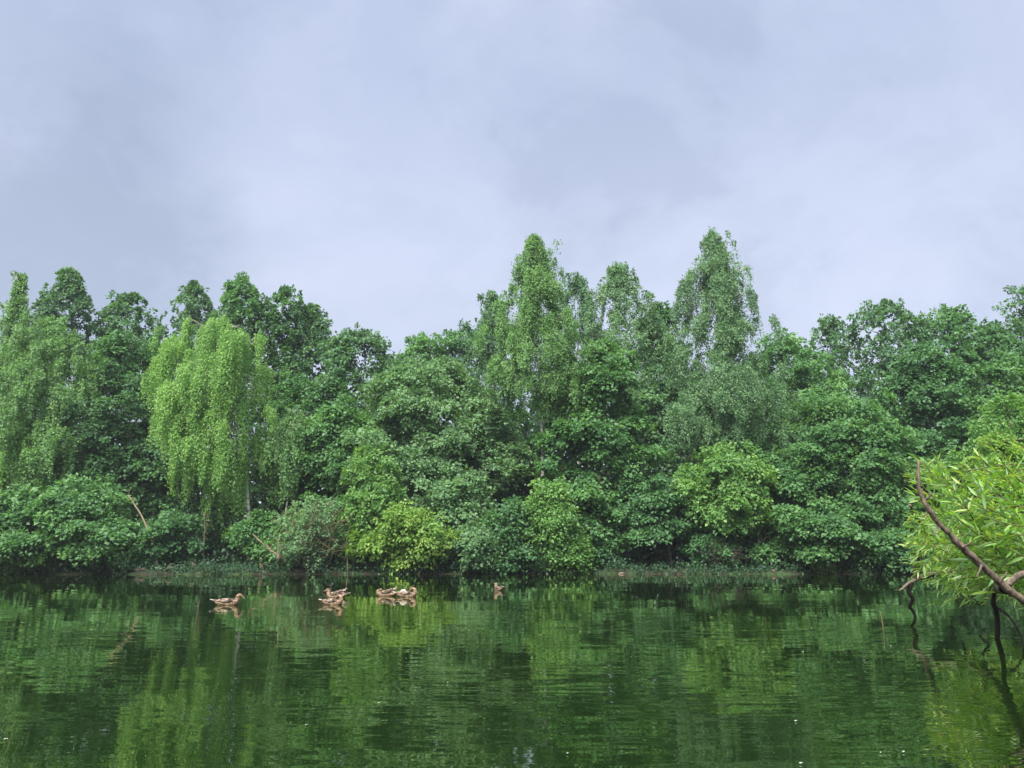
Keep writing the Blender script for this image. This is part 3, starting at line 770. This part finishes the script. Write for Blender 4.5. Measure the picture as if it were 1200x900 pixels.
limb([(-.25, -.1, 0.35), W(1330, 765, 6.9), W(1260, 738, 6.7), W(1200, 703, 6.6), W(1172, 683, 6.58), W(1145, 657, 6.5), W(1112, 626, 6.45), W(1090, 599, 6.4), W(1077, 572, 6.4), W(1077, 540, 6.4)], .044, .012, 60, rough=.14)
for (sx, sy, ex, ey) in [(1083, 587, 1092, 578), (1100, 612, 1094, 628), (1128, 641, 1140, 634), (1150, 662, 1144, 676), (1090, 598, 1080, 606), (1172, 682, 1180, 670)]:
    limb([W(sx, sy, 6.45), W((sx + ex) / 2 + 1, (sy + ey) / 2, 6.42), W(ex, ey, 6.4)], .011, .004, 6, name='twig')
limb([(-.9, -.3, 1.05), W(1290, 640, 6.9), W(1225, 664, 6.8), W(1190, 676, 6.7), W(1178, 690, 6.6)], .034, .022, 16)
limb([W(1178, 690, 6.58), W(1150, 684, 9.5), W(1118, 675, 11.2), W(1092, 672, 11.5), W(1078, 677, 11.5), W(1066, 683, 11.5), W(1054, 692, 11.4)], .045, .018, 24)
limb([W(1068, 683, 11.5), W(1065, 693, 11.55), W(1070, 702, 11.6), W(1066, 710, 11.7), W(1071, 718, 11.75), W(1074, 730, 11.8)], .034, .020, 18, mat=BARK_WET)
limb([W(1074, 676, 11.5), W(1074, 662, 11.4), W(1081, 640, 11.0), W(1083, 620, 10.6), W(1072, 603, 10.2), W(1066, 592, 10)], .042, .018, 20)
limb([W(1168, 686, 8.2), W(1164, 705, 8.3), W(1169, 725, 8.4), W(1168, 760, 8.5)], .020, .026, 12, mat=BARK_WET)
limb([W(1168, 712, 8.35), W(1182, 722, 8.1), W(1196, 745, 7.8), W(1205, 780, 7.5)], .013, .009, 10, mat=BARK_WET)
limb([W(1118, 676, 11.2), W(1122, 690, 11.3), W(1120, 700, 11.3)], .026, .012, 6, mat=BARK_WET)
# living limbs hidden among the leaves
for a, b_, c_, d_ in [(1330, 600, 1240, 600), (1330, 640, 1240, 640), (1340, 560, 1250, 550), (1300, 690, 1230, 668), (1350, 520, 1270, 520)]:
    D1 = 7.2 + wrng.random() * 0.9
    limb([(-1.4, -.45, 1.4), W(a, b_, D1 + .3), W(c_, d_, D1), W(c_ - 60, d_ - 6, D1), W(c_ - 120, d_ + 2, D1 + .1)], .012, .005, 18, mat=LEAFY)
# shoots and leaves
def ytop(x): return np.interp(x, [1056, 1066, 1100, 1135, 1155, 1180, 1200, 1330], [575, 536, 534, 532, 520, 508, 500, 470])
def ybot(x): return np.interp(x, [1056, 1075, 1085, 1110, 1140, 1200, 1330], [650, 672, 702, 703, 694, 705, 720])
shoots = Tubes(); LF = []
n_sh = 380
for k in range(n_sh):
    x = 1058 + (1290 - 1058) * wrng.random() ** 1.1
    u = wrng.random(); y = ytop(x) - 14 + 24 * wrng.random() + (ybot(x) - ytop(x)) * u
    if x < 1085 and 575 < y < 598: continue
    D = 6.75 + (3.0 + 1.6 * u) * wrng.random() ** 1.2
    if x < 1095 and u > .45: D = 8.0 + wrng.random() * 3.2
    tip = W(x, y, D)
    L = .45 + .5 * wrng.random()
    ang = (0.85 - 0.95 * u) + wrng.standard_normal() * .30      # >0: base lies below the tip
    b0 = tip + L * np.array([math.cos(ang), wrng.standard_normal() * .35, -math.sin(ang)])
    mid = (tip + b0) / 2 + np.array([0, 0, (.05 + .04 * wrng.random()) * (1 if u > .6 else -.6)])
    P = spline([b0, mid, tip], 14)
    shoots.add(P[::2], np.linspace(.007, .0025, 7), 4)
    n = int(L / .028)
    for j in range(n):
        s = j / n; q = s * 12.9; i0 = int(q); f = q - i0
        p = P[i0] * (1 - f) + P[i0 + 1] * f; tdir = unit(P[i0 + 1] - P[i0])
        side = (-1) ** j
        up = unit(np.array([0, 0, 1.]) + wrng.standard_normal(3) * .45)
        sd_ = unit(np.cross(tdir, up)) * side
        opn = .95 - .55 * s
        A = unit(tdir * (1 - opn * .45) + sd_ * opn + np.array([0, 0, -.10]) + wrng.standard_normal(3) * .22)
        Nn = unit(up + np.cross(A, up) * .3 + wrng.standard_normal(3) * .35)
        ln = (.085 + .09 * wrng.random()) * (1 - .45 * max(s - .7, 0) / .3)
        tn = .44 + .26 * wrng.standard_normal() + .34 * max(s - .75, 0) / .25
        px_now = x
        LF.append((p, A, Nn, ln, tn, D))
shoots.build('shoot', bark_mat('shoot_green_brown', (0.06, 0.07, 0.02), (0.14, 0.13, 0.04)), wroot)
def leaf_shape(curve):
    rows = [(0, .10), (.15, .62), (.38, 1.0), (.62, .85), (.84, .42)]
    V = []; Fs = []
    for s, w_ in rows:
        z = -curve * s * s
        V += [(s, w_ * .088, z + .018 * w_), (s, 0, z), (s, -w_ * .088, z + .018 * w_)]
    V.append((1, 0, -curve))
    for i in range(4):
        a = i * 3
        Fs += [[a, a + 1, a + 4, a + 3], [a + 1, a + 2, a + 5, a + 4]]
    Fs += [[12, 13, 15], [13, 14, 15]]
    return np.array(V), Fs
SH = [leaf_shape(c) for c in (.08, .2, .34)]
def frame(A, Nn):
    S = unit(np.cross(Nn, A)); N2 = np.cross(A, S); return np.stack([A, S, N2], 1)
# willow leaf material has a paler underside
wm = LEAF['willow']; N_, L_ = wm.node_tree.nodes, wm.node_tree.links
geo = N_.new('ShaderNodeNewGeometry'); mxn = N_.new('ShaderNodeMix'); mxn.data_type = 'RGBA'
rmp = [n for n in N_ if n.bl_idname == 'ShaderNodeValToRGB'][0]
dif = [n for n in N_ if n.bl_idname == 'ShaderNodeBsdfDiffuse'][0]
hsf = N_.new('ShaderNodeMath'); hsf.operation = 'MULTIPLY'; L_.new(geo.outputs['Backfacing'], hsf.inputs[0]); hsf.inputs[1].default_value = .55
L_.new(hsf.outputs[0], mxn.inputs[0]); L_.new(rmp.outputs[0], mxn.inputs[6]); mxn.inputs[7].default_value = (.30, .46, .26, 1)
L_.new(mxn.outputs[2], dif.inputs[0])
# the 300 leaves that show largest are parts of their own; the rest are one mass
order = sorted(range(len(LF)), key=lambda i: -LF[i][3] / LF[i][5] - (.02 if (LF[i][0] + WO)[0] / (LF[i][0] + WO)[1] < .66 else 0))
own = set(order[:300])
leaf_me = {}
for ti in range(4):
    for si in range(3):
        V, Fs = SH[si]
        me = bpy.data.meshes.new('leaf'); me.from_pydata(V.tolist(), [], Fs)
        a = me.attributes.new('tint', 'FLOAT', 'FACE'); a.data.foreach_set('value', np.full(len(Fs), .2 + .2 * ti, dtype=np.float32))
        me.materials.append(wm); leaf_me[(ti, si)] = me
RV, RF, RT = [], [], []; off = 0
for i, (p, A, Nn, ln, tn, D) in enumerate(LF):
    M3 = frame(A, Nn); si = i % 3
    if i in own:
        o = bpy.data.objects.new('leaf', leaf_me[(int(np.clip(round((tn - .2) / .2), 0, 3)), si)])
        M = Matrix([[*(M3[r] * ln), p[r]] for r in range(3)] + [[0, 0, 0, 1]])
        link(o, wroot); o.matrix_local = M
    else:
        V, Fs = SH[si]
        RV.append((V * ln) @ M3.T + p); RF += [[v + off for v in f] for f in Fs]; RT += [tn] * len(Fs); off += len(V)
o = mesh_obj('foliage', np.concatenate(RV), RF, wm, wroot, tint=np.clip(RT, 0, 1)); tag(o, kind='stuff')

# small things standing in the water on the right
p = on_water(1034, 738)
wood('upright_stick', [p + Vector((0, 0, -.2)), at(1034, 728, p.y), at(1032, 717, p.y)], .006, .003, BARK_PALE, 'small pale twig standing upright in the open water at the right', 'stick', 3, 81, twig_len=.08, sides=5)
p = on_water(1153, 756)
wood('submerged_branch', [p + Vector((.12, 0, -.15)), at(1153, 750, p.y), at(1147, 744, p.y)], .014, .006, BARK_WET, 'short black forked stick breaking the surface near the willow stump', 'stick', 2, 82, twig_len=.10)
rng = np.random.default_rng(9)
V = []; Fs = []
for k in range(12):
    x_ = rng.uniform(0, 1200); y_ = 676 + 222 * rng.random() ** .8
    c = on_water(x_, y_); r = .002 + .003 * rng.random() + c.y * .0003
    b = len(V)
    for a in range(6): V.append((c.x + math.cos(a) * r * 1.6, c.y + math.sin(a) * r, .004 + .004 * (a % 2)))
    Fs.append([b + a for a in range(6)])
o = mesh_obj('floating_fluff', V, Fs, plain('seed_fluff', (.35, .38, .32), .9)); tag(o, 'tiny pale specks of seed fluff drifting on the pond', kind='stuff')

# ------------------------------------------------------------------ ducks
def duck_mat(name, a, b, c, scale):
    m, N, L, out = new_mat(name); tc = N.new('ShaderNodeTexCoord')
    v = N.new('ShaderNodeTexVoronoi'); v.inputs['Scale'].default_value = scale
    mp = N.new('ShaderNodeMapping'); mp.inputs['Scale'].default_value = (.6, 1.4, 1.4); L.new(tc.outputs['Object'], mp.inputs[0]); L.new(mp.outputs[0], v.inputs['Vector'])
    n = noise(N, L, tc.outputs['Object'], scale * .5, 4, .6)
    ad = N.new('ShaderNodeMath'); ad.operation = 'MULTIPLY_ADD'; L.new(v.outputs['Distance'], ad.inputs[0]); ad.inputs[1].default_value = .7; L.new(n.outputs['Fac'], ad.inputs[2])
    col = ramp(N, L, ad.outputs[0], [(.60, a), (.82, b), (1.0, c)])
    bs = N.new('ShaderNodeBsdfPrincipled'); bs.inputs['Roughness'].default_value = .75; L.new(col, bs.inputs['Base Color']); L.new(bs.outputs[0], out.inputs[0]); return m
D_BODY = duck_mat('duck_tan_plumage', (.042, .027, .016), (.165, .108, .060), (.32, .225, .14), 28)
D_WING = duck_mat('duck_brown_wing', (.018, .013, .010), (.065, .043, .030), (.34, .26, .19), 24)
D_PALE = duck_mat('duck_pale_plumage', (.34, .24, .17), (.55, .44, .35), (.66, .60, .54), 20)
D_HEAD = duck_mat('duck_dark_head', (.06, .04, .028), (.17, .10, .06), (.28, .18, .11), 60)
D_BILL = plain('duck_bill', (.30, .24, .16), .45)
D_EYE = plain('duck_eye', (.01, .01, .01), .2)
D_WHITE = plain('duck_white_feathers', (.70, .66, .60), .8, (.5, .45, .4), 30)
def loft(rings, sides=14):
    """rings: (centre, half width, half height); one closed surface."""
    C = np.array([r[0] for r in rings], float); n = len(C)
    tn = unit(np.gradient(C, axis=0)); V = []
    prev = np.array([0, 1., 0])
    for i in range(n):
        u = prev - tn[i] * np.dot(prev, tn[i]); u = unit(u); prev = u; v = np.cross(tn[i], u)
        for a in np.linspace(0, 2 * math.pi, sides, endpoint=False):
            V.append(C[i] + u * math.cos(a) * rings[i][1] + v * math.sin(a) * rings[i][2])
    Fs = [[i * sides + j, i * sides + (j + 1) % sides, (i + 1) * sides + (j + 1) % sides, (i + 1) * sides + j] for i in range(n - 1) for j in range(sides)]
    Fs.append(list(range(sides))[::-1]); Fs.append([(n - 1) * sides + j for j in range(sides)])
    return V, Fs
def smooth_rings(r, m=30):
    A = np.array([[*c, w_, h_] for c, w_, h_ in r]); S = spline_n(A, m)
    return [(s[:3], max(s[3], .003), max(s[4], .003)) for s in S]
def spline_n(A, m):
    P = np.vstack([2 * A[0] - A[1], A, 2 * A[-1] - A[-2]]); k = len(P) - 3; o_ = []
    for q in np.linspace(0, k - 1e-6, m):
        i = int(q); t = q - i; a, b, c, d = P[i:i + 4]
        o_.append(.5 * ((2 * b) + (-a + c) * t + (2 * a - 5 * b + 4 * c - d) * t * t + (-a + 3 * b - 3 * c + d) * t ** 3))
    return np.array(o_)
BODY = [((-.27, 0, .085), .012, .006), ((-.23, 0, .075), .038, .020), ((-.17, 0, .05), .070, .050), ((-.08, 0, .032), .095, .076), ((.03, 0, .028), .102, .085), ((.12, 0, .038), .090, .080)]
NECK = {
 'swim': [((.170, 0, .070), .066, .060), ((.188, 0, .115), .046, .048), ((.192, 0, .145), .040, .042), ((.208, 0, .172), .043, .046), ((.238, 0, .176), .040, .040), ((.266, 0, .162), .024, .022), ((.277, 0, .156), .013, .011)],
 'rest': [((.165, 0, .070), .062, .058), ((.180, 0, .105), .048, .048), ((.178, 0, .132), .042, .042), ((.190, 0, .156), .044, .044), ((.216, 0, .160), .040, .040), ((.243, 0, .148), .023, .021), ((.250, 0, .158), .012, .010)],
 'preen': [((.165, 0, .075), .060, .056), ((.185, .01, .125), .040, .040), ((.165, .02, .172), .034, .034), ((.125, .03, .185), .034, .034), ((.085, .04, .172), .036, .034), ((.055, .05, .152), .022, .021), ((.045, .053, .145), .012, .010)],
 'bow': [((.175, 0, .060), .062, .056), ((.205, -.02, .098), .042, .040), ((.205, -.045, .125), .034, .034), ((.178, -.075, .132), .034, .035), ((.145, -.095, .118), .034, .033), ((.118, -.105, .098), .021, .020), ((.108, -.108, .090), .012, .010)],
}
def duck(loc, yaw, pose, label, scale=1.0, wing_up=False, white_rump=False, dark=False):
    root = empty('duck', loc, yaw); root.scale = (scale * .96, scale * .96, scale * .92)
    tag(root, label, 'duck', 'ducks resting on the pond')
    rings = BODY + NECK[pose]
    V, Fs = loft(smooth_rings(rings, 40)); b = mesh_obj('body', V, Fs, D_BODY, root, True)
    # head colour cap
    ends = [np.array(r[0], float) for r in rings[-4:]]
    hd = unit(ends[-1] - ends[0]) if pose != 'swim' else unit(ends[-1] - ends[1])
    tip = ends[-1]; fwd = unit(ends[-1] - ends[-3])
    hc = ends[-4] * .5 + ends[-3] * .5
    capr = [(hc - fwd * .034 + np.array([0, 0, .004]), .010, .010), (hc - fwd * .02 + np.array([0, 0, .008]), .040, .036), (hc + np.array([0, 0, .010]), .046, .040), (hc + fwd * .022 + np.array([0, 0, .008]), .040, .034), (hc + fwd * .045 + np.array([0, 0, .000]), .016, .012)]
    V, Fs = loft(smooth_rings(capr, 10), 10); mesh_obj('head_plumage', V, Fs, D_HEAD, root, True)
    bl = [(tip - fwd * .012, .012, .012), (tip + fwd * .012, .011, .009), (tip + fwd * .035 + np.array([0, 0, -.004]), .013, .005), (tip + fwd * .052 + np.array([0, 0, -.006]), .010, .004), (tip + fwd * .058 + np.array([0, 0, -.006]), .004, .002)]
    V, Fs = loft(smooth_rings(bl, 9), 8); mesh_obj('bill', V, Fs, D_BILL, root, True)
    side = unit(np.cross(fwd, np.array([0, 0, 1.])))
    for s in (-1, 1):
        c = hc + fwd * .018 + side * s * .040 + np.array([0, 0, .012])
        e = [(c - fwd * .005, .001, .001), (c - fwd * .003, .005, .005), (c + fwd * .003, .005, .005), (c + fwd * .005, .001, .001)]
        V, Fs = loft(e, 6); mesh_obj('eye', V, Fs, D_EYE, root, True)
        # folded wing: shell along the flank
        up = .055 if (wing_up and s == 1) else 0
        wr = [((.115, s * .070, .082), .010, .018), ((.07, s * .086, .090), .028, .038), ((-.02, s * .090, .088 + up * .3), .030, .046), ((-.11, s * .072, .088 + up), .026, .036), ((-.18, s * .036, .088 + up * 1.6), .016, .020), ((-.235, s * .014, .098 + up * 2.2), .006, .007)]
        V, Fs = loft(smooth_rings(wr, 16), 10); wgo = mesh_obj('wing', V, Fs, D_WING, root, True)
        for q in range(3):
            fr = [((-.06 - q * .045, s * (.088 - q * .012), .060 + q * .012 + up), .004, .010), ((-.13 - q * .04, s * (.072 - q * .012), .070 + q * .012 + up * 1.3), .005, .012), ((-.20 - q * .03, s * (.045 - q * .010), .086 + q * .010 + up * 1.9), .002, .004)]
            V, Fs = loft(smooth_rings(fr, 6), 6); mesh_obj('flight_feather', V, Fs, D_PALE if q == 1 else D_WING, wgo, True)
    for q in (-2, -1, 0, 1, 2):
        tr_ = [((-.20, q * .012, .080), .010, .004), ((-.26, q * .017, .100), .014, .003), ((-.315, q * .020, .118 - abs(q) * .004), .006, .002)]
        V, Fs = loft(smooth_rings(tr_, 6), 6); mesh_obj('tail_feather', V, Fs, D_WHITE if abs(q) > 0 else D_PALE, root, True)
    if white_rump:
        wr = [((-.02, -.02, .10), .02, .015), ((-.06, -.02, .135), .045, .035), ((-.11, -.02, .13), .045, .035), ((-.15, -.01, .10), .02, .015)]
        V, Fs = loft(smooth_rings(wr, 12), 10); mesh_obj('fluffed_feathers', V, Fs, D_WHITE, root, True)
    return root
R_ = math.radians
duck(on_water(266, 709, .0), R_(8), 'swim', 'leftmost duck, swimming alone and facing right with pale raised tail', 1.0)
duck(on_water(394, 700.5, .0), R_(172), 'rest', 'dark-headed duck facing left behind the small preening duck', 1.05, wing_up=True)
duck(on_water(390, 708.5, .0), R_(-12), 'preen', 'duck with head folded onto its back, nearest of the left pair', .92)
duck(on_water(453, 698.5, .0), R_(176), 'bow', 'duck with lowered head and one raised wing tip, left one of the right pair', 1.05, wing_up=True)
duck(on_water(477, 699.5, .0), R_(-6), 'preen', 'duck showing fluffed white back feathers, right one of the right pair', 1.05, white_rump=True)
duck(on_water(585, 692, .0), R_(118), 'swim', 'lone duck farthest out, turned away near the middle of the pond', 1.0)

# ------------------------------------------------------------------ faint haze volume added to lift the dark shade
hz = mesh_obj('haze', [(x, y, z) for z in (-2.4, 34) for y in (-30, 100) for x in (-95, 95)],
              [[0, 2, 3, 1], [4, 5, 7, 6], [0, 1, 5, 4], [2, 6, 7, 3], [0, 4, 6, 2], [1, 3, 7, 5]], None)
hm = bpy.data.materials.new('shade_lifting_haze'); hm.use_nodes = True; hn = hm.node_tree; hn.nodes.clear()
ho = hn.nodes.new('ShaderNodeOutputMaterial'); hv = hn.nodes.new('ShaderNodeVolumePrincipled')
hv.inputs['Density'].default_value = 0.00045; hv.inputs['Color'].default_value = (0.86, 0.93, 1.0, 1); hv.inputs['Anisotropy'].default_value = 0.2
hn.links.new(hv.outputs[0], ho.inputs['Volume']); hz.data.materials.append(hm)
tag(hz, 'faint haze added over the pond to lift the shadows', kind='stuff')
